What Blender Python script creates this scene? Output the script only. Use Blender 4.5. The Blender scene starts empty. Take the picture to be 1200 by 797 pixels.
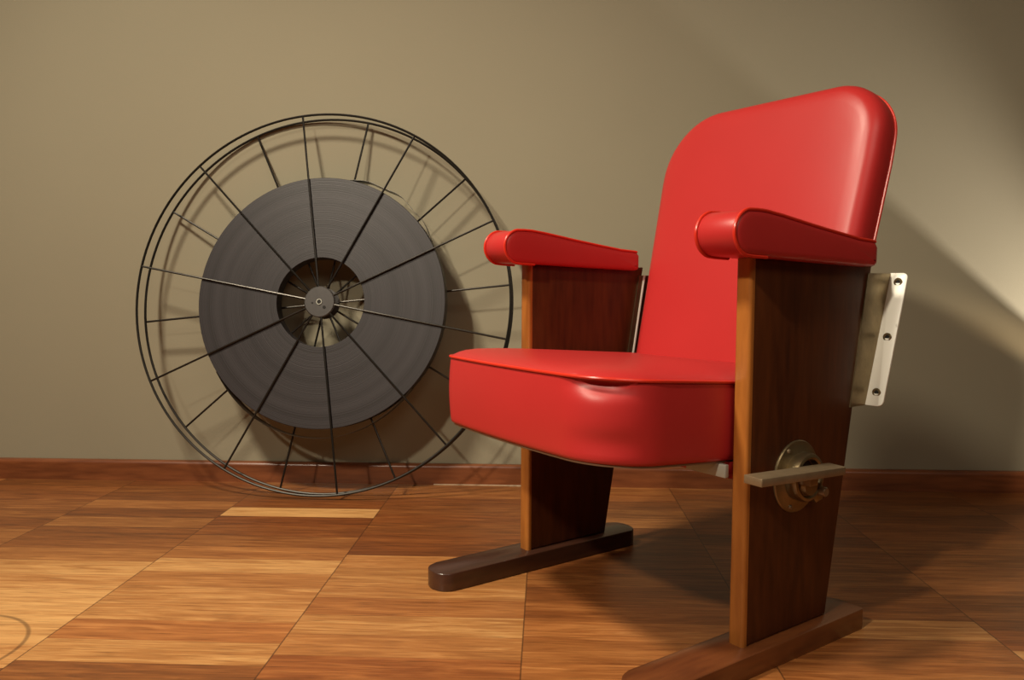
import bpy, bmesh, math, random
from mathutils import Vector, Matrix
random.seed(7)
S = bpy.context.scene
COL = S.collection

# ------------------------------------------------------------------ camera
cam_d = bpy.data.cameras.new('camera'); cam = bpy.data.objects.new('camera', cam_d); COL.objects.link(cam)
cam_d.sensor_width = 36; cam_d.lens = 932.87 / 1200 * 36; cam_d.clip_start = 0.02
CR = Vector((0.9990807, 0.04271874, 0.00358754)); CU = Vector((-0.00653605, 0.06908337, 0.99758948)); CF = Vector((-0.04236792, 0.99669584, -0.06929907))
cam.matrix_world = Matrix(((CR.x, CU.x, -CF.x, 0), (CR.y, CU.y, -CF.y, 0), (CR.z, CU.z, -CF.z, .54), (0, 0, 0, 1)))
S.camera = cam
S.view_settings.view_transform = 'Standard'; S.view_settings.look = 'None'
S.view_settings.gamma = 1; S.view_settings.use_curve_mapping = False
S.view_settings.exposure = 0.0
S.cycles.use_denoising = True

# ------------------------------------------------------------------ light
w = bpy.data.worlds.new('world'); S.world = w; w.use_nodes = True
w.node_tree.nodes['Background'].inputs[0].default_value = (1.0, .80, .55, 1)
w.node_tree.nodes['Background'].inputs[1].default_value = 0.02

def aim(o, loc, tgt):
    o.location = loc
    o.rotation_euler = (Vector(tgt) - Vector(loc)).to_track_quat('-Z', 'Y').to_euler()
def spot(name, loc, tgt, power, cone, blend, size, col):
    l = bpy.data.lights.new(name, 'SPOT'); l.energy = power; l.spot_size = math.radians(cone); l.spot_blend = blend
    l.shadow_soft_size = size; l.color = col
    o = bpy.data.objects.new(name, l); COL.objects.link(o); aim(o, loc, tgt); return o
def area(name, loc, tgt, power, sx, sy, col):
    l = bpy.data.lights.new(name, 'AREA'); l.shape = 'RECTANGLE'; l.size = sx; l.size_y = sy; l.energy = power; l.color = col
    o = bpy.data.objects.new(name, l); COL.objects.link(o); aim(o, loc, tgt); return o
WARM = (1.0, .875, .68)
spot('ceiling_spot_reel', (-1.35, .55, 2.6), (-.82, 1.27, .10), 335, 104, 1.0, .16, WARM)
spot('ceiling_spot_chair', (-1.70, -1.15, 2.52), (.25, 1.40, .45), 268, 50, 1.0, .09, WARM)
area('fill_light', (1.1, -1.2, 2.6), (.4, 1.0, .6), 27, 1.8, 1.2, (1, .87, .70))  # unseen fill panel, added to lift the shadows

# ------------------------------------------------------------------ materials
def mat(name):
    m = bpy.data.materials.new(name); m.use_nodes = True
    return m, m.node_tree.nodes, m.node_tree.links, m.node_tree.nodes['Principled BSDF']
def simple(name, col, rough=.5, metal=0, bump=0, bscale=300, var=0, vscale=20, coat=0, spec=.5):
    m, N, L, P = mat(name)
    P.inputs['Roughness'].default_value = rough; P.inputs['Metallic'].default_value = metal
    P.inputs['Coat Weight'].default_value = coat; P.inputs['Specular IOR Level'].default_value = spec
    tc = N.new('ShaderNodeTexCoord')
    nz = N.new('ShaderNodeTexNoise'); nz.inputs['Scale'].default_value = vscale; nz.inputs['Detail'].default_value = 4
    L.new(tc.outputs['Object'], nz.inputs['Vector'])
    mx = N.new('ShaderNodeMix'); mx.data_type = 'RGBA'
    mx.inputs[6].default_value = (*[c * (1 - var) for c in col], 1); mx.inputs[7].default_value = (*[min(1, c * (1 + var)) for c in col], 1)
    L.new(nz.outputs['Fac'], mx.inputs[0]); L.new(mx.outputs[2], P.inputs['Base Color'])
    if bump:
        n2 = N.new('ShaderNodeTexNoise'); n2.inputs['Scale'].default_value = bscale; n2.inputs['Detail'].default_value = 3
        L.new(tc.outputs['Object'], n2.inputs['Vector'])
        b = N.new('ShaderNodeBump'); b.inputs['Strength'].default_value = bump; b.inputs['Distance'].default_value = .001
        L.new(n2.outputs['Fac'], b.inputs['Height']); L.new(b.outputs['Normal'], P.inputs['Normal'])
    return m
def wood(name, dark, light, stretch, rough=.3, coat=.3, scale=1.0):
    m, N, L, P = mat(name)
    tc = N.new('ShaderNodeTexCoord'); mp = N.new('ShaderNodeMapping'); mp.inputs['Scale'].default_value = stretch
    L.new(tc.outputs['Object'], mp.inputs['Vector'])
    n1 = N.new('ShaderNodeTexNoise'); n1.inputs['Scale'].default_value = 3 * scale; n1.inputs['Detail'].default_value = 8; n1.inputs['Distortion'].default_value = .8
    L.new(mp.outputs[0], n1.inputs['Vector'])
    n2 = N.new('ShaderNodeTexNoise'); n2.inputs['Scale'].default_value = 14 * scale; n2.inputs['Detail'].default_value = 5
    L.new(mp.outputs[0], n2.inputs['Vector'])
    ad = N.new('ShaderNodeMath'); ad.operation = 'MULTIPLY_ADD'; ad.inputs[1].default_value = .5
    L.new(n2.outputs['Fac'], ad.inputs[0]); 
    m2 = N.new('ShaderNodeMath'); m2.operation = 'MULTIPLY'; m2.inputs[1].default_value = .5
    L.new(n1.outputs['Fac'], m2.inputs[0]); L.new(m2.outputs[0], ad.inputs[2])
    cr = N.new('ShaderNodeValToRGB'); cr.color_ramp.elements[0].position = .34; cr.color_ramp.elements[1].position = .66
    cr.color_ramp.elements[0].color = (*dark, 1); cr.color_ramp.elements[1].color = (*light, 1)
    L.new(ad.outputs[0], cr.inputs[0]); L.new(cr.outputs[0], P.inputs['Base Color'])
    P.inputs['Roughness'].default_value = rough; P.inputs['Coat Weight'].default_value = coat; P.inputs['Coat Roughness'].default_value = .2; P.inputs['Specular IOR Level'].default_value = .5 if coat else .28
    return m
M_wall = simple('wall_paint', (.306, .276, .196), .85, bump=.25, bscale=420, var=.04, vscale=3, spec=.25)
M_ceil = simple('ceiling_paint', (.62, .58, .50), .9)
M_vinyl = simple('red_vinyl', (.49, .026, .026), .37, bump=.12, bscale=900, var=.05, vscale=9, spec=.5)
M_pipe = simple('red_piping_vinyl', (.66, .03, .014), .30, var=.05)
M_panel = wood('shade_darkened_mahogany', (.045, .011, .003), (.098, .026, .006), (6, 6, .9), .45, .0)  # shade on the panel faces is put into this darker colour
M_lit_edge = wood('lit_varnished_edge', (.24, .075, .014), (.42, .150, .028), (6, 6, .9), .32, .2)  # same panels' front edge, brightened as if catching the light
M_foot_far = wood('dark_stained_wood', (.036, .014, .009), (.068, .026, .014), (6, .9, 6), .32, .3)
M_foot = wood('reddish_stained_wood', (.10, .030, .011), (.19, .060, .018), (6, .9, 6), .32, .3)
M_base = wood('baseboard_wood', (.12, .034, .012), (.26, .082, .028), (.8, 6, 6), .33, .3)
M_steel = simple('black_painted_wire', (.035, .032, .028), .32, metal=.75, var=.2)
M_hub = simple('dark_grey_hub_metal', (.075, .070, .068), .42, metal=.5, var=.15, vscale=60)
M_white = simple('chipped_white_enamel', (.90, .89, .80), .35, var=.03)
M_brass = simple('tarnished_brass', (.26, .20, .11), .38, metal=.85, var=.35, vscale=45, bump=.3, bscale=150)
M_dull = simple('worn_steel_bar', (.27, .20, .12), .45, metal=.6, var=.25, vscale=60, bump=.3, bscale=200)
M_black = simple('dark_hole', (.01, .009, .008), .8)
M_zinc = simple('grey_hinge_metal', (.38, .38, .33), .5, metal=.3, var=.2)
M_board = simple('seat_underlay', (.20, .11, .06), .6, var=.2)

# white enamel with chipped dark marks
def chips(m):
    N, L = m.node_tree.nodes, m.node_tree.links; P = N['Principled BSDF']
    tc = N.new('ShaderNodeTexCoord'); n = N.new('ShaderNodeTexNoise'); n.inputs['Scale'].default_value = 34; n.inputs['Detail'].default_value = 6
    mp = N.new('ShaderNodeMapping'); mp.inputs['Scale'].default_value = (1, 1, .45); L.new(tc.outputs['Object'], mp.inputs[0]); L.new(mp.outputs[0], n.inputs['Vector'])
    cr = N.new('ShaderNodeValToRGB'); e = cr.color_ramp.elements; e[0].position = .66; e[1].position = .70; e[0].color = (0, 0, 0, 1); e[1].color = (1, 1, 1, 1)
    mx = N.new('ShaderNodeMix'); mx.data_type = 'RGBA'; L.new(n.outputs['Fac'], cr.inputs[0]); L.new(cr.outputs[0], mx.inputs[0])
    src = P.inputs['Base Color'].links[0].from_socket
    L.new(src, mx.inputs[6]); mx.inputs[7].default_value = (.16, .12, .07, 1); L.new(mx.outputs[2], P.inputs['Base Color'])
chips(M_white)

# film: concentric winding marks
def film_mat():
    m, N, L, P = mat('wound_film')
    tc = N.new('ShaderNodeTexCoord'); sp = N.new('ShaderNodeSeparateXYZ'); L.new(tc.outputs['Object'], sp.inputs[0])
    cb = N.new('ShaderNodeCombineXYZ'); L.new(sp.outputs[0], cb.inputs[0]); L.new(sp.outputs[1], cb.inputs[1])
    ln = N.new('ShaderNodeVectorMath'); ln.operation = 'LENGTH'; L.new(cb.outputs[0], ln.inputs[0])
    def n1d(scale, det):
        n = N.new('ShaderNodeTexNoise'); n.noise_dimensions = '1D'; n.inputs['Scale'].default_value = scale; n.inputs['Detail'].default_value = det
        L.new(ln.outputs['Value'], n.inputs['W']); return n
    a = n1d(28, 2); b = n1d(420, 3)
    ad = N.new('ShaderNodeMath'); ad.operation = 'MULTIPLY_ADD'; ad.inputs[1].default_value = .45
    L.new(b.outputs['Fac'], ad.inputs[0]); L.new(a.outputs['Fac'], ad.inputs[2])
    cr = N.new('ShaderNodeValToRGB'); e = cr.color_ramp.elements
    e[0].position = .48; e[0].color = (.0165, .0135, .0155, 1); e[1].position = .95; e[1].color = (.031, .0268, .0300, 1)
    L.new(ad.outputs[0], cr.inputs[0])
    # two darker wound bands
    prev = cr.outputs[0]
    for r, wd in ((.2945, .0012), (.3085, .0006), (.132, .0012), (.160, .0009), (.205, .0008)):
        s = N.new('ShaderNodeMath'); s.operation = 'SUBTRACT'; s.inputs[1].default_value = r; L.new(ln.outputs['Value'], s.inputs[0])
        ab = N.new('ShaderNodeMath'); ab.operation = 'ABSOLUTE'; L.new(s.outputs[0], ab.inputs[0])
        lt = N.new('ShaderNodeMath'); lt.operation = 'LESS_THAN'; lt.inputs[1].default_value = wd; L.new(ab.outputs[0], lt.inputs[0])
        mx = N.new('ShaderNodeMix'); mx.data_type = 'RGBA'; mul = N.new('ShaderNodeMath'); mul.operation = 'MULTIPLY'; mul.inputs[1].default_value = .6 if wd > .001 else .35
        L.new(lt.outputs[0], mul.inputs[0]); L.new(mul.outputs[0], mx.inputs[0]); L.new(prev, mx.inputs[6]); mx.inputs[7].default_value = (.014, .012, .011, 1)
        prev = mx.outputs[2]
    L.new(prev, P.inputs['Base Color']); P.inputs['Roughness'].default_value = .5
    bp = N.new('ShaderNodeBump'); bp.inputs['Strength'].default_value = .2; bp.inputs['Distance'].default_value = .0015
    L.new(b.outputs['Fac'], bp.inputs['Height']); L.new(bp.outputs[0], P.inputs['Normal'])
    return m
M_film = film_mat()
M_filmedge = simple('dark_film_strip', (.035, .026, .018), .3)

def floor_mat():
    m, N, L, P = mat('parquet')
    at = N.new('ShaderNodeAttribute'); at.attribute_name = 'tone'
    sp = N.new('ShaderNodeSeparateXYZ'); L.new(at.outputs['Vector'], sp.inputs[0])
    tc = N.new('ShaderNodeTexCoord')
    # offset the grain of every plank
    off = N.new('ShaderNodeVectorMath'); off.operation = 'SCALE'; off.inputs['Scale'].default_value = 37; L.new(at.outputs['Vector'], off.inputs[0])
    ad = N.new('ShaderNodeVectorMath'); ad.operation = 'ADD'; L.new(tc.outputs['Object'], ad.inputs[0]); L.new(off.outputs[0], ad.inputs[1])
    mp = N.new('ShaderNodeMapping'); mp.inputs['Scale'].default_value = (1.1, 11, 1); L.new(ad.outputs[0], mp.inputs[0])
    n1 = N.new('ShaderNodeTexNoise'); n1.inputs['Scale'].default_value = 4.2; n1.inputs['Detail'].default_value = 7; n1.inputs['Roughness'].default_value = .62; n1.inputs['Distortion'].default_value = 1.2
    L.new(mp.outputs[0], n1.inputs['Vector'])
    mp2 = N.new('ShaderNodeMapping'); mp2.inputs['Scale'].default_value = (2.0, 60, 1); L.new(ad.outputs[0], mp2.inputs[0])
    n2 = N.new('ShaderNodeTexNoise'); n2.inputs['Scale'].default_value = 4; n2.inputs['Detail'].default_value = 4; L.new(mp2.outputs[0], n2.inputs['Vector'])
    # colour ramp driven by plank tone + grain
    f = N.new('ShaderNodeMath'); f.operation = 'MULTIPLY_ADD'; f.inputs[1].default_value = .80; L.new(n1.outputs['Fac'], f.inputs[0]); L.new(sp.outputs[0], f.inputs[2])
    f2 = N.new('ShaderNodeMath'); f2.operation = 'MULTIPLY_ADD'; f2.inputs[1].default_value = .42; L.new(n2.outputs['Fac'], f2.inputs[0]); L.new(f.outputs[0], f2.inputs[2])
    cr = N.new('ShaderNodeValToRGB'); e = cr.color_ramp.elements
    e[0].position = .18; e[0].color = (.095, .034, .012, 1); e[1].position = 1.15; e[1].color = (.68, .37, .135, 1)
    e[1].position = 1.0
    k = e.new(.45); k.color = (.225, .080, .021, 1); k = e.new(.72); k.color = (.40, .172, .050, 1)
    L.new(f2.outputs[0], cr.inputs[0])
    # red shift
    rm = N.new('ShaderNodeMix'); rm.data_type = 'RGBA'; rm.blend_type = 'MULTIPLY'; rm.inputs[7].default_value = (1.08, .74, .62, 1)
    L.new(sp.outputs[1], rm.inputs[0]); L.new(cr.outputs[0], rm.inputs[6])
    # joints
    uv = N.new('ShaderNodeUVMap'); uv.uv_map = 'plank'; su = N.new('ShaderNodeSeparateXYZ'); L.new(uv.outputs[0], su.inputs[0])
    def edge(sock, length, gap):
        a = N.new('ShaderNodeMath'); a.operation = 'SUBTRACT'; a.inputs[1].default_value = .5; L.new(sock, a.inputs[0])
        b = N.new('ShaderNodeMath'); b.operation = 'ABSOLUTE'; L.new(a.outputs[0], b.inputs[0])
        c = N.new('ShaderNodeMath'); c.operation = 'GREATER_THAN'; c.inputs[1].default_value = .5 - gap / length; L.new(b.outputs[0], c.inputs[0]); return c
    ex = edge(su.outputs[0], .363, .0011); ey = edge(su.outputs[1], .0718, .0004)
    eym = N.new('ShaderNodeMath'); eym.operation = 'MULTIPLY'; eym.inputs[1].default_value = .45; L.new(ey.outputs[0], eym.inputs[0])
    exm = N.new('ShaderNodeMath'); exm.operation = 'MULTIPLY'; exm.inputs[1].default_value = .68; L.new(ex.outputs[0], exm.inputs[0])
    mxm = N.new('ShaderNodeMath'); mxm.operation = 'MAXIMUM'; L.new(exm.outputs[0], mxm.inputs[0]); L.new(eym.outputs[0], mxm.inputs[1])
    # ring mark on the boards at the left
    d = N.new('ShaderNodeVectorMath'); d.operation = 'DISTANCE'; d.inputs[1].default_value = (-.905, 1.10, 0); L.new(tc.outputs['Object'], d.inputs[0])
    s = N.new('ShaderNodeMath'); s.operation = 'SUBTRACT'; s.inputs[1].default_value = .126; L.new(d.outputs['Value'], s.inputs[0])
    a = N.new('ShaderNodeMath'); a.operation = 'ABSOLUTE'; L.new(s.outputs[0], a.inputs[0])
    mr = N.new('ShaderNodeMapRange'); mr.inputs[1].default_value = .0015; mr.inputs[2].default_value = .0045; mr.inputs[3].default_value = .55; mr.inputs[4].default_value = 0; L.new(a.outputs[0], mr.inputs[0])
    mm = N.new('ShaderNodeMath'); mm.operation = 'MAXIMUM'; L.new(mxm.outputs[0], mm.inputs[0]); L.new(mr.outputs[0], mm.inputs[1])
    fm = N.new('ShaderNodeMix'); fm.data_type = 'RGBA'; fm.inputs[7].default_value = (.035, .014, .006, 1)
    # fine dark pores along the grain
    mp3 = N.new('ShaderNodeMapping'); mp3.inputs['Scale'].default_value = (6, 150, 1); L.new(ad.outputs[0], mp3.inputs[0])
    n3 = N.new('ShaderNodeTexNoise'); n3.inputs['Scale'].default_value = 3; n3.inputs['Detail'].default_value = 3; L.new(mp3.outputs[0], n3.inputs['Vector'])
    pr = N.new('ShaderNodeMapRange'); pr.inputs[1].default_value = .30; pr.inputs[2].default_value = .46; pr.inputs[3].default_value = .62; pr.inputs[4].default_value = 1.0; L.new(n3.outputs['Fac'], pr.inputs[0])
    pm = N.new('ShaderNodeVectorMath'); pm.operation = 'SCALE'; L.new(rm.outputs[2], pm.inputs[0]); L.new(pr.outputs[0], pm.inputs['Scale'])
    L.new(mm.outputs[0], fm.inputs[0]); L.new(pm.outputs[0], fm.inputs[6]); L.new(fm.outputs[2], P.inputs['Base Color'])
    P.inputs['Roughness'].default_value = .38; P.inputs['Specular IOR Level'].default_value = .45
    bp = N.new('ShaderNodeBump'); bp.inputs['Strength'].default_value = .15; bp.inputs['Distance'].default_value = .001
    L.new(n2.outputs['Fac'], bp.inputs['Height']); L.new(bp.outputs[0], P.inputs['Normal'])
    return m
M_floor = floor_mat()

# ------------------------------------------------------------------ mesh helpers
def link(name, me, m, parent=None, smooth=True, ang=40, loc=None):
    o = bpy.data.objects.new(name, me); COL.objects.link(o)
    if m: me.materials.append(m)
    if smooth:
        me.shade_smooth(); me.set_sharp_from_angle(angle=math.radians(ang))
    if parent: o.parent = parent
    if loc: o.location = loc
    return o
def from_bm(name, bm, m, parent=None, smooth=True, ang=40):
    bmesh.ops.recalc_face_normals(bm, faces=bm.faces)
    me = bpy.data.meshes.new(name); bm.to_mesh(me); bm.free(); return link(name, me, m, parent, smooth, ang)
def add_box(bm, x0, x1, y0, y1, z0, z1, bev=0):
    vs = [bm.verts.new((x, y, z)) for x in (x0, x1) for y in (y0, y1) for z in (z0, z1)]
    F = [bm.faces.new([vs[i] for i in q]) for q in ((0, 1, 3, 2), (4, 6, 7, 5), (0, 4, 5, 1), (2, 3, 7, 6), (0, 2, 6, 4), (1, 5, 7, 3))]
    if bev:
        es = list({e for f in F for e in f.edges}); bmesh.ops.bevel(bm, geom=es, offset=bev, segments=3, affect='EDGES', profile=.5)
def prism(bm, pts, mapf, d0, d1, bev=0, seg=3):
    """outline pts (a,b); mapf(a,b,d)->xyz ; from depth d0 to d1"""
    n = len(pts)
    A = [bm.verts.new(mapf(a, b, d0)) for a, b in pts]; B = [bm.verts.new(mapf(a, b, d1)) for a, b in pts]
    fa = bm.faces.new(A); fb = bm.faces.new(B[::-1])
    for i in range(n): bm.faces.new((A[i], B[i], B[(i + 1) % n], A[(i + 1) % n]))
    if bev:
        es = list(set(fa.edges) | set(fb.edges)); bmesh.ops.bevel(bm, geom=es, offset=bev, segments=seg, affect='EDGES', profile=.5)
def tube(bm, path, r, n=8, closed=False):
    P = [Vector(p) for p in path]; N = len(P); rings = []
    prevx = None
    for i in range(N):
        a = P[(i - 1) % N] if (closed or i) else P[i]; b = P[(i + 1) % N] if (closed or i < N - 1) else P[i]
        t = (b - a).normalized()
        if prevx is None:
            x = t.orthogonal().normalized()
        else:
            x = (prevx - t * prevx.dot(t)).normalized()
        prevx = x; y = t.cross(x)
        rings.append([bm.verts.new(P[i] + (x * math.cos(k * 2 * math.pi / n) + y * math.sin(k * 2 * math.pi / n)) * r) for k in range(n)])
    last = N if closed else N - 1
    for i in range(last):
        A, B = rings[i], rings[(i + 1) % N]
        off = 0
        if closed and i == N - 1:
            off = min(range(n), key=lambda s: (A[0].co - B[s].co).length)
        for k in range(n): bm.faces.new((A[k], A[(k + 1) % n], B[(k + 1 + off) % n], B[(k + off) % n]))
    if not closed:
        bm.faces.new(rings[0][::-1]); bm.faces.new(rings[-1])
def lathe(bm, prof, n=48, mapf=lambda x, y, z: (x, y, z), closed_prof=False):
    """prof (r,z) around z axis"""
    R = []
    for r, z in prof:
        if r < 1e-6: R.append([bm.verts.new(mapf(0, 0, z))])
        else: R.append([bm.verts.new(mapf(r * math.cos(2 * math.pi * k / n), r * math.sin(2 * math.pi * k / n), z)) for k in range(n)])
    m = len(R)
    for i in range(m if closed_prof else m - 1):
        A, B = R[i], R[(i + 1) % m]
        for k in range(n):
            if len(A) == 1 and len(B) == 1: continue
            if len(A) == 1: bm.faces.new((A[0], B[(k + 1) % n], B[k]))
            elif len(B) == 1: bm.faces.new((A[k], A[(k + 1) % n], B[0]))
            else: bm.faces.new((A[k], A[(k + 1) % n], B[(k + 1) % n], B[k]))
def rounded(pts, radii, n=8):
    """round the corners of a polygon"""
    out = []; N = len(pts)
    for i in range(N):
        p = Vector(pts[i]); a = Vector(pts[i - 1]); b = Vector(pts[(i + 1) % N]); r = radii[i]
        if r <= 0: out.append(tuple(p)); continue
        u1 = (a - p).normalized(); u2 = (b - p).normalized(); h = u1.angle(u2) / 2
        t = r / math.tan(h); c = p + (u1 + u2).normalized() * (r / math.sin(h))
        s = p + u1 * t; e = p + u2 * t
        a0 = math.atan2(s.y - c.y, s.x - c.x); a1 = math.atan2(e.y - c.y, e.x - c.x)
        d = (a1 - a0 + math.pi) % (2 * math.pi) - math.pi
        for k in range(n + 1):
            an = a0 + d * k / n; out.append((c.x + r * math.cos(an), c.y + r * math.sin(an)))
    return out
def resample(pts, step):
    out = []
    N = len(pts)
    for i in range(N):
        a = Vector(pts[i]); b = Vector(pts[(i + 1) % N]); d = (b - a).length
        if d < 1e-7: continue
        k = max(1, int(round(d / step)))
        for j in range(k): out.append(tuple(a.lerp(b, j / k)))
    return out
def offset_ring(pts, ins, rmax):
    """inset a convex ccw outline; beyond rmax shrink towards the centroid"""
    N = len(pts); o = []
    i1 = min(ins, rmax)
    for i in range(N):
        a = Vector(pts[i - 1]); p = Vector(pts[i]); b = Vector(pts[(i + 1) % N])
        t = (b - a).normalized(); nrm = Vector((-t.y, t.x)); o.append(p + nrm * i1)
    if ins > rmax:
        c = sum(o, Vector((0, 0))) / N; m = min((q - c).length for q in o)
        k = max(.02, 1 - (ins - rmax) / m)
        o = [c + (q - c) * k for q in o]
    return [tuple(q) for q in o]
def cushion(bm, pts, prof, mapf, rmax=.02):
    """stack inset rings: prof = [(inset, depth)...]; caps at both ends"""
    rings = [[bm.verts.new(mapf(a, b, d)) for a, b in offset_ring(pts, ins, rmax)] for ins, d in prof]
    n = len(pts)
    for A, B in zip(rings, rings[1:]):
        for k in range(n): bm.faces.new((A[k], A[(k + 1) % n], B[(k + 1) % n], B[k]))
    bm.faces.new(rings[0][::-1]); bm.faces.new(rings[-1])
def empty(name, loc, rot=None):
    o = bpy.data.objects.new(name, None); COL.objects.link(o); o.location = loc; o.empty_display_size = .1
    if rot is not None: o.rotation_euler = rot
    return o

# ------------------------------------------------------------------ the room
WY = 2.129; X0, X1, YB, ZC = -3.1, 3.1, -2.9, 2.75
def struct(name, bm, m, smooth=False):
    o = from_bm(name, bm, m, None, smooth); o['kind'] = 'structure'; return o
# parquet: columns of short boards, every board a face with its own tone
PW, PL = .0718, .363
bm = bmesh.new(); uvl = bm.loops.layers.uv.new('plank'); tl = bm.verts.layers.float_vector.new('tone')
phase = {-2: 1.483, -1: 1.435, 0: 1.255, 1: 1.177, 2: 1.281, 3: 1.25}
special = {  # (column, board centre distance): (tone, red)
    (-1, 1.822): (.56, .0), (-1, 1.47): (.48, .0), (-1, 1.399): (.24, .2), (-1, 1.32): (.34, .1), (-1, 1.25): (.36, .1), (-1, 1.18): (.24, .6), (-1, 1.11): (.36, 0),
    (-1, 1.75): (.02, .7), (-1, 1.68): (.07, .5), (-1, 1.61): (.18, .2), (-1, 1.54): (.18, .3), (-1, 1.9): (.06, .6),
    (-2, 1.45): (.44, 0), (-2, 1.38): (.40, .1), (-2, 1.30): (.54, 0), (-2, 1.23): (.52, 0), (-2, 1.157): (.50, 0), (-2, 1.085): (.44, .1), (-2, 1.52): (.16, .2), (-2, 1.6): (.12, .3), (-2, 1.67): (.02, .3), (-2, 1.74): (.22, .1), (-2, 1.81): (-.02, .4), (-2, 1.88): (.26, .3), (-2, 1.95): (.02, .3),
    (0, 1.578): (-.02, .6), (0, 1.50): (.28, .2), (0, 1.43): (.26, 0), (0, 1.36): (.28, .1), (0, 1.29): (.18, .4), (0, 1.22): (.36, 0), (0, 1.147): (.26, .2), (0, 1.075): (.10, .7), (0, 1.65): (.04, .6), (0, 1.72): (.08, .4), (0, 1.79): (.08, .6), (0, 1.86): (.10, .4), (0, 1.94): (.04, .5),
    (1, 1.213): (.22, .5), (1, 1.14): (.16, .4), (1, 1.07): (.22, .5), (1, 1.285): (.0, .4), (1, 1.36): (-.06, .3), (1, 1.43): (.02, .2), (1, 1.79): (.34, .3), (1, 1.71): (.02, .4), (1, 1.64): (.06, .2),  # boards under the seat darkened to paint in its shadow
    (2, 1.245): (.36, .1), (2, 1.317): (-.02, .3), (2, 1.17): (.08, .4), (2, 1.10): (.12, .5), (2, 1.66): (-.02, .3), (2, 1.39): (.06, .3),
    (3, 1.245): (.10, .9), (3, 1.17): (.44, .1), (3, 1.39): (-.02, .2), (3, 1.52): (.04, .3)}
rng = random.Random(3)
c0 = int((X0 + .395) // PL) - 1; c1 = int((X1 + .395) // PL) + 1
for c in range(c0, c1 + 1):
    xa = max(X0 - .1, -.395 + c * PL); xb = min(X1 + .1, -.395 + (c + 1) * PL)
    if xb <= xa: continue
    ph = phase.get(c, rng.random())
    k = math.floor((YB - .1 - ph) / PW)
    while ph + k * PW < WY:
        ya = ph + k * PW; yb = ya + PW; yc = (ya + yb) / 2
        tone = (rng.uniform(-.04, .20) - (.09 if yc > 1.45 else 0), rng.uniform(0, .6))  # boards towards the wall painted darker, for the light falling off
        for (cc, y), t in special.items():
            if cc == c and abs(y - yc) < PW * .5: tone = (t[0] - (.13 if yc > 1.55 and t[0] < .4 else 0), t[1])  # chosen boards take the same falloff darkening
        vs = [bm.verts.new((x, y, 0)) for x, y in ((xa, ya), (xb, ya), (xb, yb), (xa, yb))]
        z = rng.random()
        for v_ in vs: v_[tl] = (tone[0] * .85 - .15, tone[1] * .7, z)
        f = bm.faces.new(vs)
        for l, q in zip(f.loops, ((0, 0), (1, 0), (1, 1), (0, 1))): l[uvl].uv = q
        k += 1
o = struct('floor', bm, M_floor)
bm = bmesh.new(); add_box(bm, X0 - .1, X1 + .1, WY, WY + .1, 0, ZC); struct('wall_back', bm, M_wall)
bm = bmesh.new(); add_box(bm, X0 - .1, X0, YB, WY, 0, ZC); struct('wall_left', bm, M_wall)
bm = bmesh.new(); add_box(bm, X1, X1 + .1, YB, WY, 0, ZC); struct('wall_right', bm, M_wall)
bm = bmesh.new(); add_box(bm, X0 - .1, X1 + .1, YB - .1, YB, 0, ZC); struct('wall_front', bm, M_wall)
bm = bmesh.new(); add_box(bm, X0 - .1, X1 + .1, YB - .1, WY + .1, ZC, ZC + .1); struct('ceiling', bm, M_ceil)
bm = bmesh.new()
bp = rounded([(WY, 0), (WY, .055), (WY - .019, .055), (WY - .021, 0)][::-1], [0, .011, .002, 0], 5)
prism(bm, bp, lambda a, b, d: (d, a, b), X0, X1)
o = struct('baseboard_back', bm, M_base, True)

# small floor uplight standing by the wall, beyond the right edge of the photograph; an unseen board is added to cut its beam
UP = Vector((1.72, 1.95, .11))
lo = Vector((1.245, 2.129, .452)); hi = Vector((.885, 2.129, .756))
spot('floor_uplight', UP, (1.10, 2.129, .66), 96, 40, 1.0, .004, (1, .90, .78))
spot('floor_uplight_warm', UP + Vector((.05, .02, .0)), (1.245, 2.129, .385), 30, 13, 1.0, .01, (1, .74, .46))
lamp = empty('floor_uplight_lamp', (UP.x, UP.y, 0)); lamp['label'] = 'small black floor uplight standing by the wall, outside the picture on the right'; lamp['category'] = 'lamp'
bm = bmesh.new(); lathe(bm, [(0, 0), (.07, 0), (.07, .008), (.012, .014), (.010, .05), (0, .05)], 32); from_bm('lamp_base', bm, M_steel, lamp)
d1 = (lo - UP).normalized(); d2 = (hi - UP).normalized(); nrm = d1.cross(d2).normalized()
if nrm.z > 0: nrm = -nrm
dn = Vector((-.35, -.02, -1)).normalized()
bm = bmesh.new()
q0 = d1 * .16 - (d2 - d1) * .5; q1 = d2 * .16 + (d2 - d1) * .5
base4 = [q0, q1, q1 + dn * .075, q0 + dn * .075]; thk = Vector((.003, 0, -.001))
vv = [bm.verts.new(p + Vector((0, 0, UP.z))) for p in base4] + [bm.verts.new(p + thk + Vector((0, 0, UP.z))) for p in base4]
for f in ((0, 1, 2, 3), (7, 6, 5, 4), (0, 4, 5, 1), (1, 5, 6, 2), (2, 6, 7, 3), (3, 7, 4, 0)): bm.faces.new([vv[i] for i in f])
from_bm('beam_blocker', bm, M_steel, lamp, False)
bm = bmesh.new(); tube(bm, [(0, 0, .045), (-.04, 0, .03), (q0.x - .004, q0.y, q0.z + UP.z - .06)], .004); from_bm('lamp_arm', bm, M_steel, lamp)

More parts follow.
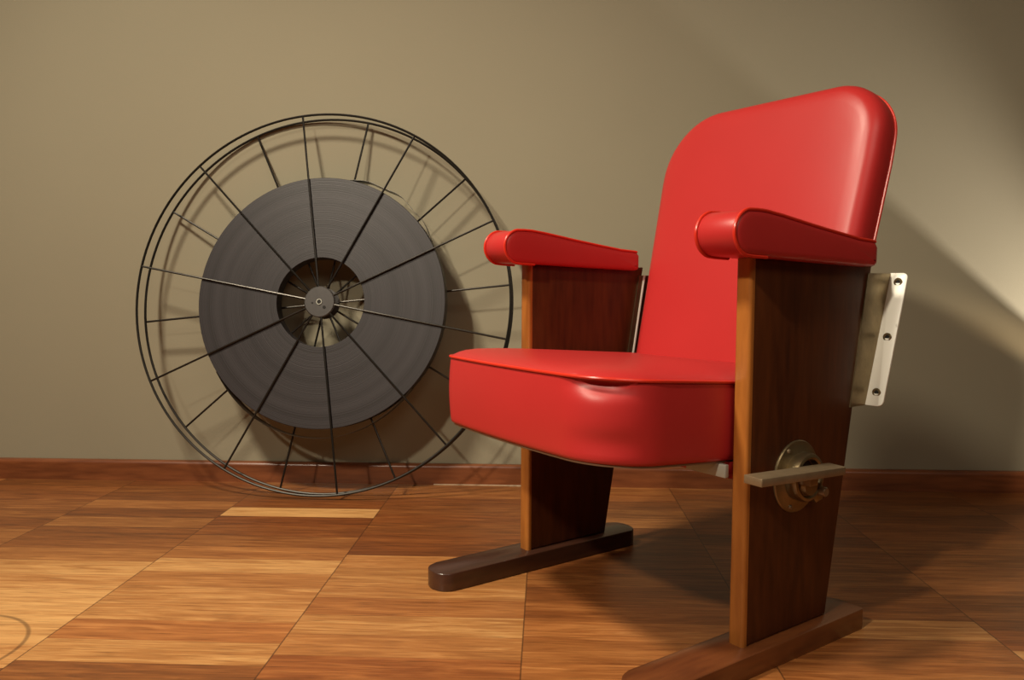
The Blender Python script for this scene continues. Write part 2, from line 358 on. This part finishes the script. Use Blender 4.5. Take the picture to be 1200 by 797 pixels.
# crumbling filler left in the joint between baseboard and floor
bm = bmesh.new(); r2 = random.Random(5); top_, bot_ = [], []
for k in range(61):
    x = -.30 + .42 * k / 60; wdt = (.0012 if k < 28 else .0042) * (1 + r2.uniform(-.35, .35))
    for z in (0, .0022): top_.append(bm.verts.new((x, WY - .0205, z))); bot_.append(bm.verts.new((x, WY - .0215 - wdt, z)))
for k in range(60):
    i, j = 2 * k, 2 * k + 2
    for q in ((top_[i], top_[j], bot_[j], bot_[i]), (top_[i + 1], bot_[i + 1], bot_[j + 1], top_[j + 1]), (bot_[i], bot_[j], bot_[j + 1], bot_[i + 1]), (top_[i], top_[i + 1], top_[j + 1], top_[j])): bm.faces.new(q)
for i in (0, 120): bm.faces.new((top_[i], top_[i + 1], bot_[i + 1], bot_[i]))
struct('trim_1', bm, simple('old_filler', (.55, .42, .28), .9, var=.4, vscale=90))

# ------------------------------------------------------------------ the film reel, leaning on the wall
RX, RY, LEAN, RYAW, RR, GAP, P1, P2 = -.5784, 1.9815, .1417, -.0506, .4897, .0408, 1.698, 1.3621
e1 = Vector((math.cos(RYAW), math.sin(RYAW), 0)); b_ = Vector((-math.sin(RYAW), math.cos(RYAW), 0))
e2 = Vector((0, 0, 1)) * math.cos(LEAN) + b_ * math.sin(LEAN); nn = e1.cross(e2)
WR = .0032
base = Vector((RX, RY, .004))
reel = empty('film_reel', base)
reel.rotation_euler = Matrix((e1, e2, nn)).transposed().to_euler()
reel['label'] = 'giant black wire cinema film reel leaning against the olive wall, wound with dark film'
reel['category'] = 'film reel'
CZ = RR
def circ(r, z, n=160, cy=CZ): return [(r * math.cos(2 * math.pi * k / n), cy + r * math.sin(2 * math.pi * k / n), z) for k in range(n)]
for z in (GAP, 0):
    bm = bmesh.new(); tube(bm, circ(RR, z), WR, 8, True); from_bm('rim', bm, M_steel, reel)
for z, p in ((GAP, P1), (0, P2)):
    for k in range(10):
        a = p - k * math.pi / 5; d = Vector((math.cos(a), math.sin(a), 0)); c = Vector((0, CZ, z))
        bm = bmesh.new(); tube(bm, [c + d * .034, c + d * RR], .0027, 8); from_bm('spoke', bm, M_steel, reel)
for z, s in ((GAP, 1), (0, -1)):
    bm = bmesh.new()
    lathe(bm, [(.0065, z + .0035 * s), (.0375, z + .0035 * s), (.0400, z + .0015 * s), (.0400, z - .0025 * s), (.0065, z - .0025 * s)], 48, lambda x, y, zz: (x, y + CZ, zz), True)
    h = from_bm('hub', bm, M_hub, reel, ang=25)
    if s > 0:
        for (hx, hy, hr) in ((.0135, -.014, .0042), (-.018, -.003, .0026)):
            bm = bmesh.new(); lathe(bm, [(0, z + .0039), (hr, z + .0039), (hr, z + .0030), (0, z + .0030)], 16, lambda x, y, zz: (x + hx, y + CZ + hy, zz)); from_bm('hub_hole', bm, M_black, h)
        bm = bmesh.new(); lathe(bm, [(.0055, z - GAP - .004), (.0055, z + .0055), (.0075, z + .0055), (.0075, z - GAP - .004)], 24, lambda x, y, zz: (x, y + CZ, zz), True)
        ax = from_bm('axle_tube', bm, M_zinc, reel)
        bm = bmesh.new(); lathe(bm, [(0, z + .0052), (.0054, z + .0052), (.0054, z + .0042), (0, z + .0042)], 20, lambda x, y, zz: (x, y + CZ, zz)); from_bm('axle_bore', bm, M_black, ax)
# film pack (its own origin at its centre so the winding marks run round it)
bm = bmesh.new(); n = 192
R0, R1, z0, z1 = .115, .3235, .0028, GAP - .0032
lathe(bm, [(R0, z0), (R0, z1 - .0005), (R0 + .0006, z1), (R1 - .001, z1), (R1, z1 - .001), (R1, z0 + .001), (R1 - .001, z0), (R0 + .001, z0)], n, closed_prof=True)
film = from_bm('film_roll', bm, M_film, reel, ang=25); film.location = (0, CZ, 0)
bm = bmesh.new()
def strip(a0, a1, rf, n=60, za=.0045, zb=GAP - .0045):
    prev = None
    for k in range(n + 1):
        a = math.radians(a0 + (a1 - a0) * k / n); r = rf(k / n); q = []
        for rr in (r, r + .0007):
            for z in (za, zb): q.append(bm.verts.new((rr * math.cos(a), rr * math.sin(a), z)))
        if prev:
            for i, j in ((0, 1), (1, 3), (3, 2), (2, 0)): bm.faces.new((prev[i], prev[j], q[j], q[i]))
        prev = q
strip(214, 318, lambda t: .3245 + .022 * math.sin(math.pi * t) ** 1.2)
from_bm('loose_film_end', bm, M_filmedge, film)
bm = bmesh.new()
strip(78, 30, lambda t: .3245 + .011 * math.sin(math.pi * t) ** 1.3 + .004 * math.sin(math.pi * 3 * t) ** 2)
from_bm('loose_film_end', bm, M_filmedge, film)

# ------------------------------------------------------------------ the cinema chair   (local x: towards its right arm, y: backwards, z: up)
chair = empty('cinema_chair', (.11596, 1.30386, 0), (0, 0, math.atan2(-.78633, .61781)))
chair['label'] = 'vintage red vinyl cinema seat with padded arms on varnished wooden side panels'
chair['category'] = 'chair'
A = .251; T = .0127; HF = .0323
vmap = lambda u0: (lambda a, b, d: (u0 + d, a, b))
def arm_outline():
    top = [(.262, .6065), (.255, .6075), (.22, .6095), (.17, .6155), (.10, .6245), (.03, .6345), (-.005, .6385), (-.025, .6390)]
    cx, cz, r = -.034, .6090, .0300
    arc = [(cx + r * math.cos(t) * 1.1, cz + r * math.sin(t)) for t in [math.radians(x) for x in range(100, 262, 9)]]
    bot = [(-.03, .5790), (0, .5780), (.10, .5745), (.26, .5695), (.266, .5715), (.2685, .576), (.2685, .600)]
    p = top + arc + bot
    return p
def darc(c, s, t):  # resample helper
    return c + (s - c) * t
for s in (-1, 1):
    # side panel, with tapering rear edge
    bm = bmesh.new()
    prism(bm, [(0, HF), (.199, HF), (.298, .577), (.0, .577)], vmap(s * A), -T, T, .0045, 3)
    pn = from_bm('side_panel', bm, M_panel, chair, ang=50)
    bm = bmesh.new()   # rounded front edge, painted lighter to stand for the light on it
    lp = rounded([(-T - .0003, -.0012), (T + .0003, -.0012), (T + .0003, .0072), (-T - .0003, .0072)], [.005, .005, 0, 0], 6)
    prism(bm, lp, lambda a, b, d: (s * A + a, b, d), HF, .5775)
    lit_edge = from_bm('lit_front_edge', bm, M_lit_edge, pn, ang=40); lit_edge['label'] = 'varnished front edge, coloured lighter for the light on it'
    # foot
    bm = bmesh.new()
    fp = rounded([(-.034, -.205), (.034, -.205), (.034, .272), (-.034, .272)], [.030, .030, .006 if s > 0 else .024, .022], 8)
    prism(bm, fp, lambda a, b, d: (s * A + a, b, d), 0, HF, .002, 2)
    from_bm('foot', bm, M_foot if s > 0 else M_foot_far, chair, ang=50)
    # armrest
    out = resample(arm_outline(), .007)
    bm = bmesh.new(); ho, hi_ = (.037, .029) if s > 0 else (.029, .037)   # upper and lower reach in x
    prof = [(.010, -hi_ - .002), (.004, -hi_ - .001), (.0012, -hi_ + .001), (0, -hi_ + .004), (0, ho - .004), (.0012, ho - .001), (.004, ho + .001), (.010, ho + .002)]
    cushion(bm, out, prof, vmap(s * A), .012)
    ar = from_bm('armrest', bm, M_vinyl, chair, ang=60)
    for t in (-1, 1):
        bm = bmesh.new(); po = offset_ring(out, -.0006, .01); k1 = max(k for k, q in enumerate(po) if q[0] < .0 and q[1] < .59); tube(bm, [(s * A + (ho - .001 if t > 0 else -hi_ + .001), a, b) for a, b in po[:k1 + 1]], .0024, 8)
        from_bm('piping', bm, M_pipe, ar)

# seat cushion
SW = .229
def seat_map(a, b, d):
    # a: u, b: v, d: height ; leans back a little, front bowed, dented right front corner
    z = d - .075 * (b + .2)
    bow = .012 * (1 - (a / SW) ** 2) * max(0, min(1, (-b) / .2))
    a2, b2 = a, b - bow
    # puckered vinyl under the piping at the right front corner
    def g(u0, v0, w0, su, sw, k):
        q = math.exp(-((a - u0) ** 2 + (b - v0) ** 2) / su ** 2 - ((d - w0) / sw) ** 2)
        return q * k
    q = g(.196, -.212, .4125, .036, .015, .0125) + g(.200, -.20, .335, .05, .016, .0035)
    edge = min(1, max(0, (d - .309) / .012)) * (1 if d < .419 else 0)
    q *= edge
    return (a2 - q * .6, b2 + q * .8, z)
so = resample(rounded([(-SW + .006, -.196), (SW, -.224), (SW, .255), (-SW, .255)], [.048, .085, .03, .03], 12), .010)
prof = [(.012, .3065), (.006, .3065), (.0015, .309), (.0005, .312)]
prof += [(-.003 * math.sin(math.pi * t), .312 + .105 * t) for t in [i / 28 for i in range(1, 28)]]
prof += [(.0005, .418), (.002, .4205), (.006, .4235), (.014, .4275), (.026, .4315), (.042, .435), (.065, .438), (.09, .440), (.12, .4412), (.16, .442)]
bm = bmesh.new(); cushion(bm, so, prof, seat_map, .035)
seat = from_bm('seat', bm, M_vinyl, chair, ang=70)
bm = bmesh.new(); tube(bm, [seat_map(a, b, .4195) for a, b in offset_ring(so, -.0008, .01)], .0024, 8, True); from_bm('piping', bm, M_pipe, seat)
bm = bmesh.new(); cushion(bm, offset_ring(so, .006, .03), [(0, .3035), (0, .3065)], seat_map, .03); from_bm('seat_board', bm, M_board, seat, ang=30)
# red underside pan and hinge hardware below the seat
bm = bmesh.new(); cushion(bm, resample(rounded([(-SW + .002, -.005), (SW - .002, -.005), (SW - .002, .235), (-SW + .002, .235)], [.02] * 4, 6), .02), [(.02, .2805), (.008, .2825), (0, .289), (0, .305)], seat_map, .02)
from_bm('seat_pan', bm, M_vinyl, seat, ang=60)
for s_ in (1, -1):
    bm = bmesh.new(); add_box(bm, min(s_ * .165, s_ * .2375), max(s_ * .165, s_ * .2375), -.014, -.006, .2705, .2895, .0015); from_bm('seat_hinge', bm, M_zinc, chair)

# backrest: (a: across, b: height along the tilt), depth towards the sitter
TI = .25; KC = 1 / math.sqrt(1 + TI * TI)
def back_map(a, b, d):
    s = .895 + .105 * min(1, max(0, (b - .22) / .52))
    v0 = .343 + TI * (b - .56)
    d *= .82; return (a * s, v0 - d * KC, b + d * TI * KC)
bo = resample(rounded([(-.236, .195), (.236, .195), (.236, .877), (-.236, .875)], [.02, .02, .095, .125], 16), .014)
prof = [(.016, -.012), (.006, -.0115), (.001, -.010), (0, -.006), (0, 0)]
prof += [(-.0015, .012), (-.0018, .026), (-.0005, .040), (.0025, .050), (.0065, .0572), (.012, .0630), (.0185, .0668), (.027, .0692), (.040, .0708), (.060, .0722), (.085, .0734), (.115, .0744), (.15, .075)]
bm = bmesh.new(); cushion(bm, bo, prof, back_map, .018)
back = from_bm('backrest', bm, M_vinyl, chair, ang=70)
bm = bmesh.new(); tube(bm, [back_map(a, b, .0) for a, b in offset_ring(bo, -.001, .01)], .0024, 8, True); from_bm('piping', bm, M_pipe, back)

# mounting brackets on the rear edges of the panels
def brk(s):
    # web follows the panel's rear edge, plate leans back with the backrest
    pv = lambda z: .352 + .30 * (z - .56)
    bm = bmesh.new(); z0, z1 = .352, .560
    rear = lambda z: .199 + (z - HF) * (.099 / .5447)
    uo = s * (A + T)
    web = [(rear(z0) - .012, z0), (pv(z0), z0), (pv(z1), z1), (rear(z1) - .012, z1)]
    prism(bm, web, lambda a, b, d: (s * (A + T - .001 + d), a, b), 0, .003)
    wb = from_bm('bracket_web', bm, M_brass, chair, False)
    bm = bmesh.new()
    pl = rounded([(0, z0), (.031, z0), (.031, z1), (0, z1)], [.003, .008, .008, .003], 5)
    prism(bm, pl, lambda a, b, d: (s * (A + T - .001 + a), pv(b) - d, b + .3 * d), 0, .003, .001, 2)
    pt = from_bm('bracket_plate', bm, M_white, chair, ang=50); pt['label'] = 'chipped white enamel mounting plate'
    for zz in (.372, .458, .545):
        bm = bmesh.new(); mp = lambda x, y, z: (s * (A + T + .0165) + x, pv(zz) - .3 * 0 - z, zz + y + .3 * z)
        lathe(bm, [(0, .0034), (.0036, .0034), (.0036, .002), (0, .002)], 16, mp); from_bm('screw_hole', bm, M_black, pt)
        bm = bmesh.new(); lathe(bm, [(.0036, .0030), (.0046, .0044), (.0064, .0042), (.0074, .0030)], 20, mp); from_bm('screw_cup', bm, M_brass, pt)
brk(1)
# inner bracket of the far panel, running behind the backrest
bm = bmesh.new(); rr_ = lambda z: .199 + (z - HF) * (.099 / .5447)
prism(bm, [(rr_(.352) - .012, .352), (.322, .352), (.386, .560), (rr_(.56) - .012, .560)], lambda a, b, d: (-A + T + d, a, b), 0, .003)
wb = from_bm('bracket_web', bm, M_brass, chair, False)
bm = bmesh.new(); tube(bm, [(-A + T + .003, rr_(.352) + .002, .352), (-A + T + .003, rr_(.56) + .002, .56)], .0026); fl = from_bm('bracket_flange', bm, M_white, chair); fl['label'] = 'white enamel flange'


# pivot mechanism on the outside of the near panel
U = A + T
dm = lambda cy, cz: (lambda x, y, z: (U + z, cy + x, cz + y))
bm = bmesh.new(); lathe(bm, [(0, 0), (.0535, 0), (.0535, .0015), (.052, .003), (.040, .0035), (.036, .006), (.034, .0065), (.0, .0065)], 48, dm(.112, .262)); pv_ = from_bm('pivot_plate', bm, M_brass, chair)
bm = bmesh.new(); lathe(bm, [(.022, .006), (.034, .006), (.036, .010), (.036, .020), (.034, .024), (.030, .025), (.027, .023), (.026, .012), (.022, .010)], 40, dm(.112, .264), True); from_bm('pivot_ring', bm, M_brass, pv_)
bm = bmesh.new(); lathe(bm, [(0, .010), (.0255, .010), (.0255, .012), (0, .012)], 32, dm(.112, .264)); from_bm('pivot_recess', bm, M_black, pv_)
bm = bmesh.new(); lathe(bm, [(0, .006), (.016, .006), (.017, .026), (.015, .032), (0, .032)], 28, dm(.104, .256)); from_bm('pivot_core', bm, M_brass, pv_)
for (a, r) in ((250, .046), (120, .046), (10, .046)):
    cy = .112 + r * math.cos(math.radians(a)); cz = .262 + r * math.sin(math.radians(a))
    bm = bmesh.new(); lathe(bm, [(0, .0058), (.002, .0055), (.0036, .004), (.0042, .002), (0, .002)], 16, dm(cy, cz)); from_bm('rivet', bm, M_dull, pv_)
bm = bmesh.new(); hexa = [(.016 * math.cos(math.radians(60 * k + 12)), .016 * math.sin(math.radians(60 * k + 12))) for k in range(6)]
prism(bm, hexa, lambda a, b, d: (U + d, .140 + a, .238 + b), .003, .020, .0015, 2); nut = from_bm('nut', bm, M_brass, pv_)
bm = bmesh.new(); lathe(bm, [(0, .034), (.006, .034), (.0075, .032), (.0075, .018), (0, .018)], 18, dm(.138, .241)); from_bm('bolt', bm, M_dull, nut)
# lever bar
bm = bmesh.new()
lp = rounded([(.276, -.024), (.3075, -.026), (.331, .133), (.300, .138)], [.002, .002, .004, .004], 3)
prism(bm, lp, lambda a, b, d: (a, b, d), .274, .2855, .0012, 2)
from_bm('lever_bar', bm, M_dull, chair, ang=40)
bm = bmesh.new(); add_box(bm, U + .004, .306, .085, .105, .258, .2745, .002); from_bm('lever_arm', bm, M_dull, chair)
